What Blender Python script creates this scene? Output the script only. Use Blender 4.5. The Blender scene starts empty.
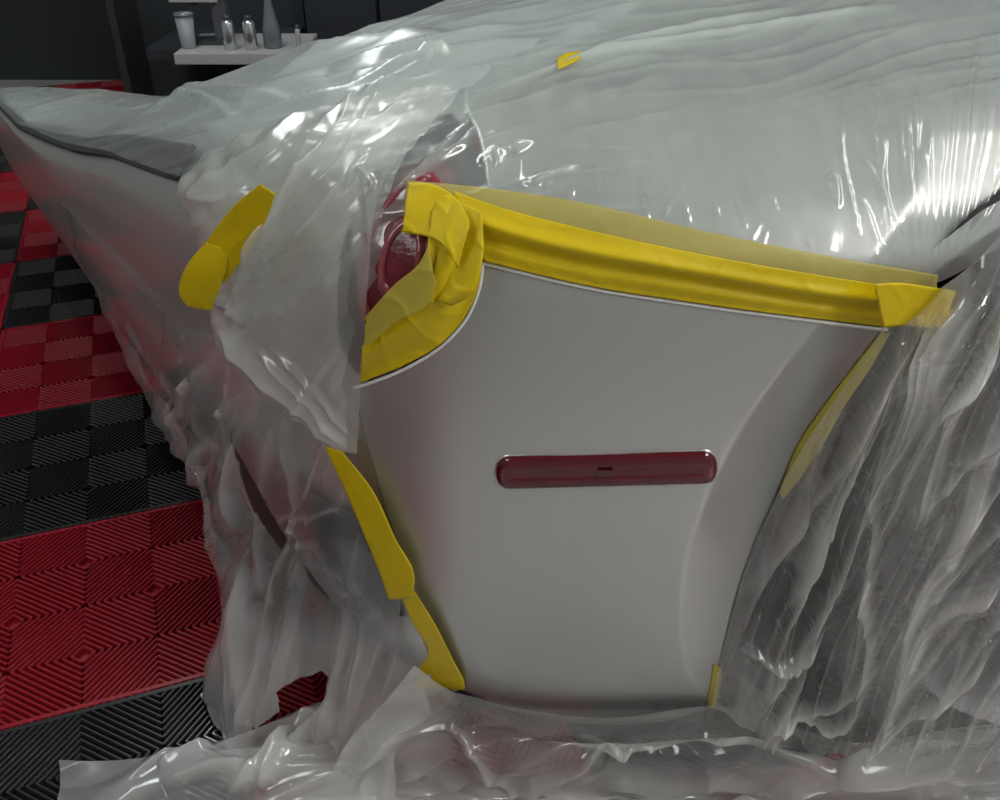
import bpy, bmesh, math, random
import numpy as np
from mathutils import Vector, Matrix
from mathutils.bvhtree import BVHTree

random.seed(7)
rng = np.random.default_rng(11)
S = bpy.context.scene
COL = S.collection

# ---------------------------------------------------------------- camera
PITCH = math.radians(33.0)
CAM = np.array([0.0, 0.0, 1.0])
FPX = 900.0
cam_d = bpy.data.cameras.new('camera')
cam = bpy.data.objects.new('camera', cam_d)
COL.objects.link(cam)
cam.location = CAM
cam.rotation_euler = (math.pi / 2 - PITCH, 0, 0)
cam_d.sensor_width = 36.0
cam_d.lens = 36.0 * FPX / 1000.0
cam_d.clip_start = 0.02
S.camera = cam

# ---------------------------------------------------------------- world, exposure
w = bpy.data.worlds.new('world'); S.world = w; w.use_nodes = True
bg = w.node_tree.nodes['Background']
bg.inputs[0].default_value = (0.80, 0.90, 1.0, 1); bg.inputs[1].default_value = 0.25
S.view_settings.view_transform = 'Standard'
S.view_settings.look = 'None'
S.view_settings.gamma = 1.0
S.view_settings.use_curve_mapping = False
S.view_settings.exposure = 0.45
S.cycles.transparent_max_bounces = 24
S.cycles.max_bounces = 10

# ceiling lamps of the workshop (x, y, size x, size y, watts, colour)
LAMPS = [(1.95, 1.0, 0.7, 1.9, 6, (1.0, 0.94, 0.86)),
         (-1.0, 2.3, 0.7, 1.9, 11, (0.82, 1.0, 0.97)),
         (1.95, -0.6, 0.7, 1.9, 40, (1.0, 0.97, 0.94)),
         (-1.6, -0.9, 0.7, 1.9, 3, (0.95, 1.0, 1.0))]
CEIL = 2.6
for (x, y, sx, sy, p, c) in LAMPS:
    ld = bpy.data.lights.new('ceiling_lamp_light', 'AREA'); ld.shape = 'RECTANGLE'
    ld.size = sx; ld.size_y = sy; ld.energy = p; ld.color = c
    lo = bpy.data.objects.new('ceiling_lamp_light', ld); COL.objects.link(lo)
    lo.location = (x, y, CEIL - 0.075)

# ---------------------------------------------------------------- node helpers
def lin(c):
    return tuple((v / 12.92 if v <= 0.04045 else ((v + 0.055) / 1.055) ** 2.4) for v in c)

def srgb(r, g, b):
    return lin((r / 255, g / 255, b / 255)) + (1,)

def new_mat(name):
    m = bpy.data.materials.new(name); m.use_nodes = True
    nt = m.node_tree
    for n in list(nt.nodes): nt.nodes.remove(n)
    out = nt.nodes.new('ShaderNodeOutputMaterial')
    return m, nt, out

def N(nt, t, **kw):
    n = nt.nodes.new(t)
    for k, v in kw.items(): setattr(n, k, v)
    return n

def principled(name, col, rough=0.5, metal=0.0, coat=0.0, bump=0.0, bscale=60.0, var=0.0, vscale=8.0, **extra):
    m, nt, out = new_mat(name)
    p = N(nt, 'ShaderNodeBsdfPrincipled')
    p.inputs['Base Color'].default_value = col
    p.inputs['Roughness'].default_value = rough
    p.inputs['Metallic'].default_value = metal
    p.inputs['Coat Weight'].default_value = coat
    for k, v in extra.items():
        p.inputs[k].default_value = v
    tc = N(nt, 'ShaderNodeNewGeometry')
    if bump > 0:
        nz = N(nt, 'ShaderNodeTexNoise'); nz.inputs['Scale'].default_value = bscale
        nz.inputs['Detail'].default_value = 3
        nt.links.new(tc.outputs['Position'], nz.inputs['Vector'])
        b = N(nt, 'ShaderNodeBump'); b.inputs['Strength'].default_value = bump
        b.inputs['Distance'].default_value = 0.004
        nt.links.new(nz.outputs['Fac'], b.inputs['Height'])
        nt.links.new(b.outputs['Normal'], p.inputs['Normal'])
    if var > 0:
        nz = N(nt, 'ShaderNodeTexNoise'); nz.inputs['Scale'].default_value = vscale
        nt.links.new(tc.outputs['Position'], nz.inputs['Vector'])
        mx = N(nt, 'ShaderNodeMix', data_type='RGBA')
        mx.inputs[6].default_value = tuple(v * (1 - var) for v in col[:3]) + (1,)
        mx.inputs[7].default_value = tuple(min(1, v * (1 + var)) for v in col[:3]) + (1,)
        nt.links.new(nz.outputs['Fac'], mx.inputs[0])
        nt.links.new(mx.outputs[2], p.inputs['Base Color'])
    nt.links.new(p.outputs[0], out.inputs[0])
    return m

def plastic(name, op_lo, op_hi, tint=(0.86, 0.90, 0.88), nscale=9.0, gloss_rough=0.12, bump=0.5,
            stretch=(1, 1, 1), rot=0.0, bscale=35.0, trans=0.5, pleat_lighten=0.4):
    """thin polythene: partly clear, partly milky, glossy on both faces"""
    m, nt, out = new_mat(name)
    L = nt.links.new
    geo = N(nt, 'ShaderNodeNewGeometry')
    m0 = N(nt, 'ShaderNodeMapping'); m0.inputs['Rotation'].default_value = (0, rot, 0)
    L(geo.outputs['Position'], m0.inputs['Vector'])
    mp = N(nt, 'ShaderNodeMapping'); mp.inputs['Scale'].default_value = stretch
    L(m0.outputs[0], mp.inputs['Vector'])
    pl = N(nt, 'ShaderNodeAttribute', attribute_name='pleat_lighten')
    nz = N(nt, 'ShaderNodeTexNoise'); nz.inputs['Scale'].default_value = nscale
    nz.inputs['Detail'].default_value = 4; nz.inputs['Roughness'].default_value = 0.6
    L(mp.outputs[0], nz.inputs['Vector'])
    mr = N(nt, 'ShaderNodeMapRange')
    mr.inputs[1].default_value = 0.3; mr.inputs[2].default_value = 0.7
    mr.inputs[3].default_value = op_lo; mr.inputs[4].default_value = op_hi
    L(nz.outputs['Fac'], mr.inputs[0])
    pa = N(nt, 'ShaderNodeMath', operation='MULTIPLY_ADD'); pa.use_clamp = True
    pa.inputs[1].default_value = pleat_lighten
    L(pl.outputs['Fac'], pa.inputs[0]); L(mr.outputs[0], pa.inputs[2])
    # crinkle relief
    nb = N(nt, 'ShaderNodeTexNoise'); nb.inputs['Scale'].default_value = bscale
    nb.inputs['Detail'].default_value = 5; nb.inputs['Roughness'].default_value = 0.55
    L(mp.outputs[0], nb.inputs['Vector'])
    bp = N(nt, 'ShaderNodeBump'); bp.inputs['Strength'].default_value = bump
    bp.inputs['Distance'].default_value = 0.006
    L(nb.outputs['Fac'], bp.inputs['Height'])
    tr = N(nt, 'ShaderNodeBsdfTransparent'); tr.inputs[0].default_value = (0.97, 0.975, 0.97, 1)
    di = N(nt, 'ShaderNodeBsdfDiffuse'); di.inputs[0].default_value = tint + (1,)
    tl = N(nt, 'ShaderNodeBsdfTranslucent'); tl.inputs[0].default_value = tint + (1,)
    for s in (di, tl): L(bp.outputs[0], s.inputs['Normal'])
    md = N(nt, 'ShaderNodeMixShader'); md.inputs[0].default_value = trans
    L(di.outputs[0], md.inputs[1]); L(tl.outputs[0], md.inputs[2])
    mo = N(nt, 'ShaderNodeMixShader'); L(pa.outputs[0], mo.inputs[0])
    L(tr.outputs[0], mo.inputs[1]); L(md.outputs[0], mo.inputs[2])
    gl = N(nt, 'ShaderNodeBsdfGlossy'); gl.inputs['Roughness'].default_value = gloss_rough
    gl.inputs[0].default_value = (1, 1, 1, 1)
    L(bp.outputs[0], gl.inputs['Normal'])
    lw = N(nt, 'ShaderNodeLayerWeight'); lw.inputs[0].default_value = 0.5
    L(bp.outputs[0], lw.inputs['Normal'])
    pw = N(nt, 'ShaderNodeMath', operation='POWER'); pw.inputs[1].default_value = 4.0
    L(lw.outputs['Facing'], pw.inputs[0])
    ml = N(nt, 'ShaderNodeMath', operation='MULTIPLY_ADD')
    ml.inputs[1].default_value = 0.75; ml.inputs[2].default_value = 0.085
    L(pw.outputs[0], ml.inputs[0])
    mg = N(nt, 'ShaderNodeMixShader'); L(ml.outputs[0], mg.inputs[0])
    L(mo.outputs[0], mg.inputs[1]); L(gl.outputs[0], mg.inputs[2])
    L(mg.outputs[0], out.inputs[0])
    return m

def tape_mat(name, col, see=0.0):
    m, nt, out = new_mat(name)
    L = nt.links.new
    geo = N(nt, 'ShaderNodeNewGeometry')
    nz = N(nt, 'ShaderNodeTexNoise'); nz.inputs['Scale'].default_value = 25.0
    nz.inputs['Detail'].default_value = 3
    L(geo.outputs['Position'], nz.inputs['Vector'])
    mx = N(nt, 'ShaderNodeMix', data_type='RGBA')
    mx.inputs[6].default_value = tuple(v * 0.88 for v in col[:3]) + (1,)
    mx.inputs[7].default_value = tuple(min(1, v * 1.1) for v in col[:3]) + (1,)
    L(nz.outputs['Fac'], mx.inputs[0])
    p = N(nt, 'ShaderNodeBsdfPrincipled')
    p.inputs['Roughness'].default_value = 0.48
    p.inputs['Specular IOR Level'].default_value = 0.35
    L(mx.outputs[2], p.inputs['Base Color'])
    nb = N(nt, 'ShaderNodeTexNoise'); nb.inputs['Scale'].default_value = 240.0
    L(geo.outputs['Position'], nb.inputs['Vector'])
    bp = N(nt, 'ShaderNodeBump'); bp.inputs['Strength'].default_value = 0.12
    bp.inputs['Distance'].default_value = 0.002
    L(nb.outputs['Fac'], bp.inputs['Height']); L(bp.outputs[0], p.inputs['Normal'])
    if see > 0:
        t = N(nt, 'ShaderNodeBsdfTransparent'); t.inputs[0].default_value = (1.0, 0.97, 0.74, 1)
        ms = N(nt, 'ShaderNodeMixShader'); ms.inputs[0].default_value = see
        L(p.outputs[0], ms.inputs[1]); L(t.outputs[0], ms.inputs[2]); L(ms.outputs[0], out.inputs[0])
    else:
        L(p.outputs[0], out.inputs[0])
    return m

def emit_mat(name, col, s):
    m, nt, out = new_mat(name)
    e = N(nt, 'ShaderNodeEmission'); e.inputs[0].default_value = tuple(col) + (1,); e.inputs[1].default_value = s
    nt.links.new(e.outputs[0], out.inputs[0])
    return m

def paint_mat(name):
    m, nt, out = new_mat(name)
    L = nt.links.new
    geo = N(nt, 'ShaderNodeNewGeometry')
    vo = N(nt, 'ShaderNodeTexNoise'); vo.inputs['Scale'].default_value = 1500.0
    L(geo.outputs['Position'], vo.inputs['Vector'])
    bp = N(nt, 'ShaderNodeBump'); bp.inputs['Strength'].default_value = 0.10
    bp.inputs['Distance'].default_value = 0.0006
    L(vo.outputs['Fac'], bp.inputs['Height'])
    p = N(nt, 'ShaderNodeBsdfPrincipled')
    p.inputs['Base Color'].default_value = (0.535, 0.555, 0.54, 1)
    p.inputs['Metallic'].default_value = 0.78
    p.inputs['Roughness'].default_value = 0.37
    p.inputs['Coat Weight'].default_value = 0.55
    p.inputs['Coat Roughness'].default_value = 0.10
    L(bp.outputs[0], p.inputs['Normal'])
    L(p.outputs[0], out.inputs[0])
    return m

M = {}
M['paint'] = paint_mat('silver_metallic_paint')
M['black_trim'] = principled('satin_black_plastic', (0.018, 0.019, 0.021, 1), 0.45, bump=0.15, bscale=220)
M['dark_under'] = principled('dark_underbody', (0.022, 0.023, 0.026, 1), 0.8, var=0.4)
M['rubber'] = principled('tyre_rubber', (0.022, 0.022, 0.023, 1), 0.75, bump=0.2, bscale=150)
M['alloy'] = principled('grey_alloy', (0.32, 0.32, 0.33, 1), 0.35, 0.9)
M['red_lens'] = principled('red_lens', (0.085, 0.002, 0.008, 1), 0.14, 0.0, 0.5, bump=0.10, bscale=160, var=0.25, vscale=40)
M['tail_lens'] = principled('tail_lens_red', (0.17, 0.012, 0.024, 1), 0.25, 0.0, 0.3, bump=0.5, bscale=75, var=0.5, vscale=45)
M['tail_ring'] = principled('tail_ring_red', (0.30, 0.05, 0.07, 1), 0.2, 0.1, 1.0, bump=0.5, bscale=90)
M['lens_dark'] = principled('dark_bulb_cover', (0.055, 0.003, 0.006, 1), 0.25, 0.0, 0.8)
M['chrome'] = principled('bright_rim', (0.75, 0.75, 0.74, 1), 0.25, 0.9)
M['edge_white'] = principled('white_panel_edge', (0.80, 0.81, 0.78, 1), 0.5)  # plain white bead along the bumper's top and cutout edges
YEL = srgb(210, 185, 8)
M['tape'] = tape_mat('yellow_masking_tape', YEL)
M['tape_thin'] = tape_mat('yellow_tape_on_film', srgb(196, 186, 110), 0.42)
M['tape_pale'] = tape_mat('pale_yellow_tape', srgb(200, 188, 80), 0.38)
M['film'] = plastic('clinging_film', 0.30, 0.42, (0.82, 0.90, 0.88), 4, 0.14, 0.08, (3, 1, 0.5), 0.25, 14, pleat_lighten=0.35)
M['deck_sheet'] = plastic('deck_sheet', 0.46, 0.66, (0.80, 0.885, 0.87), 6, 0.26, 0.10, (0.6, 1, 3), 0.2, 12, pleat_lighten=0.25)
M['flap_sheet'] = plastic('flap_sheet', 0.26, 0.40, (0.86, 0.88, 0.85), 8, 0.22, 0.08, (2, 1, 1), 0.6, 12, pleat_lighten=0.3)
M['hang_sheet'] = plastic('hang_sheet', 0.10, 0.40, (0.86, 0.87, 0.87), 6, 0.13, 0.12, (2.6, 1.5, 0.5), -0.15, 12, pleat_lighten=0.45)
M['wheel_sheet'] = plastic('wheel_sheet', 0.12, 0.36, (0.93, 0.94, 0.93), 6, 0.08, 0.16, (2.8, 1.5, 0.4), 0.45, 14, pleat_lighten=0.60)
M['floor_sheet'] = plastic('floor_sheet', 0.11, 0.28, (0.86, 0.88, 0.87), 7, 0.14, 0.12, (0.8, 1.6, 1), 0.0, 12, pleat_lighten=0.62)
M['tile_red'] = principled('red_floor_tile', (0.27, 0.009, 0.020, 1), 0.22, 0.0, 0.6, var=0.12)
M['tile_black'] = principled('black_floor_tile', (0.020, 0.020, 0.022, 1), 0.22, 0.0, 0.6)
M['slab'] = principled('concrete_slab', (0.26, 0.26, 0.255, 1), 0.7, var=0.2)
M['wall_dark'] = principled('dark_wall', (0.018, 0.022, 0.028, 1), 0.7, var=0.2, vscale=2)
M['wall_grey'] = principled('grey_wall', (0.48, 0.48, 0.48, 1), 0.8, var=0.1, vscale=2)
M['ceiling'] = principled('white_ceiling', (0.78, 0.78, 0.77, 1), 0.9, var=0.05, vscale=2)
M['cabinet'] = principled('slate_cabinet', (0.017, 0.022, 0.029, 1), 0.5, var=0.15, vscale=3)
M['shelf'] = principled('grey_shelf', (0.36, 0.36, 0.36, 1), 0.5, var=0.1)
M['steel'] = principled('brushed_steel', (0.55, 0.57, 0.60, 1), 0.22, 0.9)
M['grey_plastic'] = principled('grey_plastic', (0.30, 0.31, 0.34, 1), 0.4)
M['dark_plastic'] = principled('dark_plastic', (0.05, 0.055, 0.065, 1), 0.35)
M['smoke'] = principled('smoky_bottle', (0.13, 0.14, 0.16, 1), 0.18, 0.0, 0.6)
M['lamp_emit'] = emit_mat('lamp_diffuser', (1, 0.98, 0.95), 3.0)

# ---------------------------------------------------------------- mesh helpers
def link(name, me, mat, parent=None):
    o = bpy.data.objects.new(name, me)
    COL.objects.link(o)
    if mat is not None: me.materials.append(mat)
    if parent is not None: o.parent = parent
    return o

def mesh(name, verts, faces, mat, parent=None, smooth=True):
    me = bpy.data.meshes.new(name)
    me.from_pydata([tuple(map(float, v)) for v in verts], [], faces)
    if smooth: me.polygons.foreach_set('use_smooth', [True] * len(me.polygons))
    me.update()
    return link(name, me, mat, parent)

def empty(name, loc, label, cat, group=None):
    o = bpy.data.objects.new(name, None); COL.objects.link(o)
    o.location = loc; o.empty_display_size = 0.05
    return tag(o, label, cat, group)

def tag(o, label, cat, group=None):
    o['label'] = label; o['category'] = cat
    if group: o['group'] = group
    return o

def struct(o):
    o['kind'] = 'structure'; return o

def grid_faces(n, m, flip=False, skip=None):
    f = []
    for i in range(n - 1):
        for j in range(m - 1):
            if skip is not None and skip[i, j]: continue
            a = i * m + j
            q = (a, a + 1, a + m + 1, a + m)
            f.append(q[::-1] if flip else q)
    return f

def grid_obj(name, P, mat, parent=None, skip=None, solid=0.0):
    """P: (n,m,3) grid whose front faces the camera side"""
    n, m = P.shape[:2]
    d1 = P[1:, :-1] - P[:-1, :-1]; d2 = P[:-1, 1:] - P[:-1, :-1]
    nn = np.cross(d2, d1)
    s = np.sum(nn * (CAM - P[:-1, :-1]))
    o = mesh(name, P.reshape(-1, 3), grid_faces(n, m, flip=(s < 0), skip=skip), mat, parent)
    if solid > 0:
        md = o.modifiers.new('thickness', 'SOLIDIFY'); md.thickness = solid; md.offset = -1
    return o

def box_bm(bm, c, s, rot=None):
    r = bmesh.ops.create_cube(bm, size=1.0)
    vs = r['verts']
    bmesh.ops.scale(bm, vec=s, verts=vs)
    if rot is not None: bmesh.ops.rotate(bm, cent=(0, 0, 0), matrix=rot, verts=vs)
    bmesh.ops.translate(bm, vec=c, verts=vs)
    return vs

def box(name, c, s, mat, parent=None, bevel=0.0):
    bm = bmesh.new(); box_bm(bm, (0, 0, 0), s)
    if bevel: bmesh.ops.bevel(bm, geom=bm.edges[:], offset=bevel, segments=2, affect='EDGES', profile=0.7)
    bmesh.ops.translate(bm, vec=c, verts=bm.verts)
    me = bpy.data.meshes.new(name); bm.to_mesh(me); bm.free()
    return link(name, me, mat, parent)

def lathe(name, prof, mat, parent=None, n=28, cap=True, axis='z'):
    vs, fs = [], []
    k = len(prof)
    for i in range(n):
        a = 2 * math.pi * i / n
        for (r, z) in prof:
            p = (r * math.cos(a), r * math.sin(a), z)
            if axis == 'y': p = (p[0], z, p[1])
            vs.append(p)
    for i in range(n):
        for j in range(k - 1):
            a, b = i * k + j, ((i + 1) % n) * k + j
            fs.append((a, b, b + 1, a + 1) if axis == 'z' else (a, a + 1, b + 1, b))
    if cap:
        bot = [i * k for i in range(n)]; top = [i * k + k - 1 for i in range(n)]
        fs.append(tuple(bot[::-1]) if axis == 'z' else tuple(bot))
        fs.append(tuple(top) if axis == 'z' else tuple(top[::-1]))
    return mesh(name, vs, fs, mat, parent)

# ---------------------------------------------------------------- camera maths (photo pixel -> ray)
FW = np.array([0, math.cos(PITCH), -math.sin(PITCH)])
UP = np.array([0, math.sin(PITCH), math.cos(PITCH)])
RT = np.array([1.0, 0, 0])

def ray(px, py):
    return FW * FPX + RT * (px - 500.0) - UP * (py - 400.0)

def rays(P):
    return FW * FPX + (P[..., 0:1] - 500.0) * RT - (P[..., 1:2] - 400.0) * UP

def at(px, py, Y):
    d = ray(px, py); return CAM + d * (Y / d[1])

def at_z(px, py, z):
    d = ray(px, py); return CAM + d * ((z - CAM[2]) / d[2])

# ---------------------------------------------------------------- numpy noise
def _h(ix, iy, seed):
    v = np.sin(ix * 127.1 + iy * 311.7 + seed * 74.7) * 43758.5453
    return (v - np.floor(v)) * 2 * math.pi

def gnoise(x, y, seed=0):
    x = np.asarray(x, float); y = np.asarray(y, float)
    ix, iy = np.floor(x), np.floor(y); fx, fy = x - ix, y - iy
    u = fx * fx * fx * (fx * (fx * 6 - 15) + 10); v = fy * fy * fy * (fy * (fy * 6 - 15) + 10)
    def g(a, b):
        t = _h(ix + a, iy + b, seed)
        return np.cos(t) * (fx - a) + np.sin(t) * (fy - b)
    n0 = g(0, 0) * (1 - u) + g(1, 0) * u
    n1 = g(0, 1) * (1 - u) + g(1, 1) * u
    return (n0 * (1 - v) + n1 * v) * 1.5

def ridged(x, y, seed=0, p=2.0):
    return np.clip(1 - np.abs(gnoise(x, y, seed)) * 2.2, 0, 1) ** p

def smooth(a, b, x):
    t = np.clip((x - a) / (b - a), 0, 1); return t * t * (3 - 2 * t)

# ---------------------------------------------------------------- curves and patches
def catmull(pts, n):
    pts = np.asarray(pts, float)
    seg = np.linalg.norm(np.diff(pts, axis=0), axis=1)
    t = np.concatenate([[0], np.cumsum(np.maximum(seg, 1e-9))]); t /= t[-1]
    if len(pts) == 2:
        q = np.linspace(0, 1, n)[:, None]; return pts[0] * (1 - q) + pts[1] * q
    m = np.zeros_like(pts)
    h = np.diff(t)
    d = np.diff(pts, axis=0) / h[:, None]
    m[1:-1] = (d[:-1] * h[1:, None] + d[1:] * h[:-1, None]) / (h[1:] + h[:-1])[:, None]
    m[0] = d[0]; m[-1] = d[-1]
    q = np.linspace(0, 1, n)
    k = np.clip(np.searchsorted(t, q, side='right') - 1, 0, len(pts) - 2)
    s = ((q - t[k]) / h[k])[:, None]; hh = h[k][:, None]
    return ((2 * s**3 - 3 * s**2 + 1) * pts[k] + (s**3 - 2 * s**2 + s) * hh * m[k]
            + (-2 * s**3 + 3 * s**2) * pts[k + 1] + (s**3 - s**2) * hh * m[k + 1])

def polyl(pts, n):
    pts = np.asarray(pts, float)
    seg = np.linalg.norm(np.diff(pts, axis=0), axis=1)
    t = np.concatenate([[0], np.cumsum(seg)]); q = np.linspace(0, t[-1], n)
    return np.stack([np.interp(q, t, pts[:, i]) for i in range(pts.shape[1])], 1)

def coons(top, right, bottom, left, n, m, fn=catmull):
    """top/bottom run left to right, left/right run top to bottom"""
    T, B_ = fn(top, m), fn(bottom, m)
    L_, R_ = fn(left, n), fn(right, n)
    u = np.linspace(0, 1, m)[None, :, None]; v = np.linspace(0, 1, n)[:, None, None]
    return ((1 - v) * T[None] + v * B_[None] + (1 - u) * L_[:, None] + u * R_[:, None]
            - ((1 - u) * (1 - v) * T[0] + u * (1 - v) * T[-1] + (1 - u) * v * B_[0] + u * v * B_[-1]))

def strip(a, b, n, m, fn=catmull):
    A, B_ = fn(a, n), fn(b, n)
    u = np.linspace(0, 1, m)[None, :, None]
    return A[:, None] * (1 - u) + B_[:, None] * u

def ctrl(rows, n, m):
    """control grid of (px,py,Y) -> dense (n,m,3) grid, uniform cubic"""
    R_ = np.asarray(rows, float)
    def ev(A, k):
        c = A.shape[0]; q = np.linspace(0, c - 1, k)
        i = np.clip(np.floor(q).astype(int), 0, c - 2); s = (q - i)[:, None, None]
        g = lambda j: A[np.clip(j, 0, c - 1)]
        p0, p1, p2, p3 = g(i - 1), g(i), g(i + 1), g(i + 2)
        return 0.5 * (2 * p1 + (p2 - p0) * s + (2 * p0 - 5 * p1 + 4 * p2 - p3) * s**2 + (3 * p1 - p0 - 3 * p2 + p3) * s**3)
    A = ev(R_, n)
    return np.swapaxes(ev(np.swapaxes(A, 0, 1), m), 0, 1)

def to_world(G):
    d = rays(G); return CAM + d * (G[..., 2:3] / d[..., 1:2])

def normals(P):
    du = np.gradient(P, axis=1); dv = np.gradient(P, axis=0)
    n = np.cross(du, dv); n /= np.linalg.norm(n, axis=-1, keepdims=True) + 1e-12
    s = np.sign(np.sum(n * (CAM - P), axis=-1, keepdims=True)); s[s == 0] = 1
    if np.mean(s) < 0: n = -n
    return n * 1.0

def crease(G, pts, h, wd, asym=0.0):
    """ridge along a polyline given in photo pixels on the sheet's own layout"""
    pts = np.asarray(pts, float)
    if len(pts) > 2: pts = catmull(pts, 14)
    x, y = G[..., 0], G[..., 1]
    best = np.full(x.shape, 1e9); sgn = np.zeros(x.shape); tt = np.zeros(x.shape)
    k = len(pts) - 1
    for i in range(k):
        a, b = pts[i], pts[i + 1]; ab = b - a
        t = np.clip(((x - a[0]) * ab[0] + (y - a[1]) * ab[1]) / (ab @ ab + 1e-9), 0, 1)
        dx, dy = x - a[0] - t * ab[0], y - a[1] - t * ab[1]
        d = np.hypot(dx, dy)
        c = d < best
        best = np.where(c, d, best)
        sgn = np.where(c, np.sign(ab[0] * dy - ab[1] * dx), sgn)
        tt = np.where(c, (i + t) / k, tt)
    fade = np.clip(np.minimum(tt, 1 - tt) * 5, 0, 1) ** 0.7
    r = np.where(sgn * asym > 0, best / (1 + abs(asym)), best)
    return h * fade * np.exp(-(r / wd) ** 1.4)

# ================================================================= THE CAR BODY (master surface)
def plan_y(x):
    s = 0.07
    return 0.6 + 1.5 * s * np.log1p(np.exp(-(x + 0.17) / s))

PROF = np.array([(0.115, 0.105), (0.070, 0.15), (0.040, 0.21), (0.016, 0.30), (0.003, 0.40), (0.0, 0.50), (0.0, 0.60), (0.003, 0.66),
                 (0.009, 0.703), (0.021, 0.732), (0.060, 0.769), (0.16, 0.803), (0.33, 0.818),
                 (0.52, 0.829), (0.9, 0.855), (1.15, 0.88)])
FOC = np.array([0.55, 1.75])
ARC = np.array([0.65, 0.42]); ARC_R = 0.44

def deck_z(x):
    return np.interp(x, [-1.4, -1.0, -0.8, -0.65, -0.5, -0.3, -0.2, 0.1, 2.0], [0.40, 0.47, 0.555, 0.625, 0.71, 0.795, 0.818, 0.82, 0.82])

def body_point(x, q):
    """x: plan position of the flank, q: 0..len(PROF)-1 along the profile"""
    y = plan_y(x)
    d = catm1(PROF[:, 0], q); z = catm1(PROF[:, 1], q)
    k = (deck_z(x) - 0.45) / 0.37
    z = np.where(z > 0.45, 0.45 + (z - 0.45) * k, z)
    dx, dy = FOC[0] - x, FOC[1] - y
    # flank to the right of the corner leans straight in
    wr = smooth(0.0, 0.5, x)
    dx = dx * (1 - wr); ln = np.hypot(dx, dy); dx, dy = dx / ln, dy / ln
    X, Y = x + dx * d, y + dy * d
    rho = np.hypot(X - ARC[0], z - ARC[1])
    lip = np.clip(0.482 - rho, 0, 0.08) * 0.42 * (1 - smooth(0.12, 0.3, d))
    return np.stack([X, Y + lip, z], -1)

def catm1(a, q):
    a = np.asarray(a); c = len(a)
    i = np.clip(np.floor(q).astype(int), 0, c - 2); s = q - i
    g = lambda j: a[np.clip(j, 0, c - 1)]
    p0, p1, p2, p3 = g(i - 1), g(i), g(i + 1), g(i + 2)
    return 0.5 * (2 * p1 + (p2 - p0) * s + (2 * p0 - 5 * p1 + 4 * p2 - p3) * s**2 + (3 * p1 - p0 - 3 * p2 + p3) * s**3)

nx_, nq_ = 420, 300
XX, QQ = np.meshgrid(np.concatenate([np.linspace(-1.5, -0.4, 80, endpoint=False), np.linspace(-0.4, 0.7, 280, endpoint=False),
                                     np.linspace(0.7, 1.3, 60)]), np.linspace(0, len(PROF) - 1, nq_), indexing='ij')
BP = body_point(XX, QQ)
BODY = BVHTree.FromPolygons([tuple(v) for v in BP.reshape(-1, 3)], grid_faces(nx_, nq_))

def hit(px, py, tree=None):
    d = ray(px, py)
    r = (tree or BODY).ray_cast(Vector(CAM), Vector(d).normalized(), 6.0)
    if r[0] is None: return None, None
    nrm = np.array(r[1])
    if nrm @ d > 0: nrm = -nrm
    return np.array(r[0]), nrm

def hits(G, tree=None):
    """drop a grid of photo pixels onto the body; misses take the depth of the last hit"""
    n, m = G.shape[:2]
    P = np.zeros((n, m, 3)); last = 0.7
    for i in range(n):
        for j in range(m):
            p, _ = hit(G[i, j, 0], G[i, j, 1], tree)
            if p is None: p = at(G[i, j, 0], G[i, j, 1], last)
            last = p[1]; P[i, j] = p
    return P

def b(px, py, off=0.01):
    p, _ = hit(px, py)
    if p is None: raise ValueError(('no body under', px, py))
    return (px, py, p[1] - off)

def z_(px, py, z=0.02):
    return (px, py, at_z(px, py, z)[1])

# ================================================================= SETTING
FZ = -0.014
struct(box('floor', (0.3, 0.6, FZ - 0.05), (7.0, 7.4, 0.1), M['slab']))
floor = bpy.data.objects['floor']
struct(box('ceiling', (0.3, 0.6, CEIL + 0.05), (7.0, 7.4, 0.1), M['ceiling']))
struct(box('wall_back', (0.3, 4.30, 1.3), (7.0, 0.1, 2.8), M['wall_dark']))
struct(box('wall_left', (-3.15, 0.6, 1.3), (0.1, 7.4, 2.8), M['wall_grey']))
struct(box('wall_right', (3.75, 0.6, 1.3), (0.1, 7.4, 2.8), M['wall_grey']))
struct(box('wall_front', (0.3, -3.05, 1.3), (7.0, 0.1, 2.8), M['wall_grey']))

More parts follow.
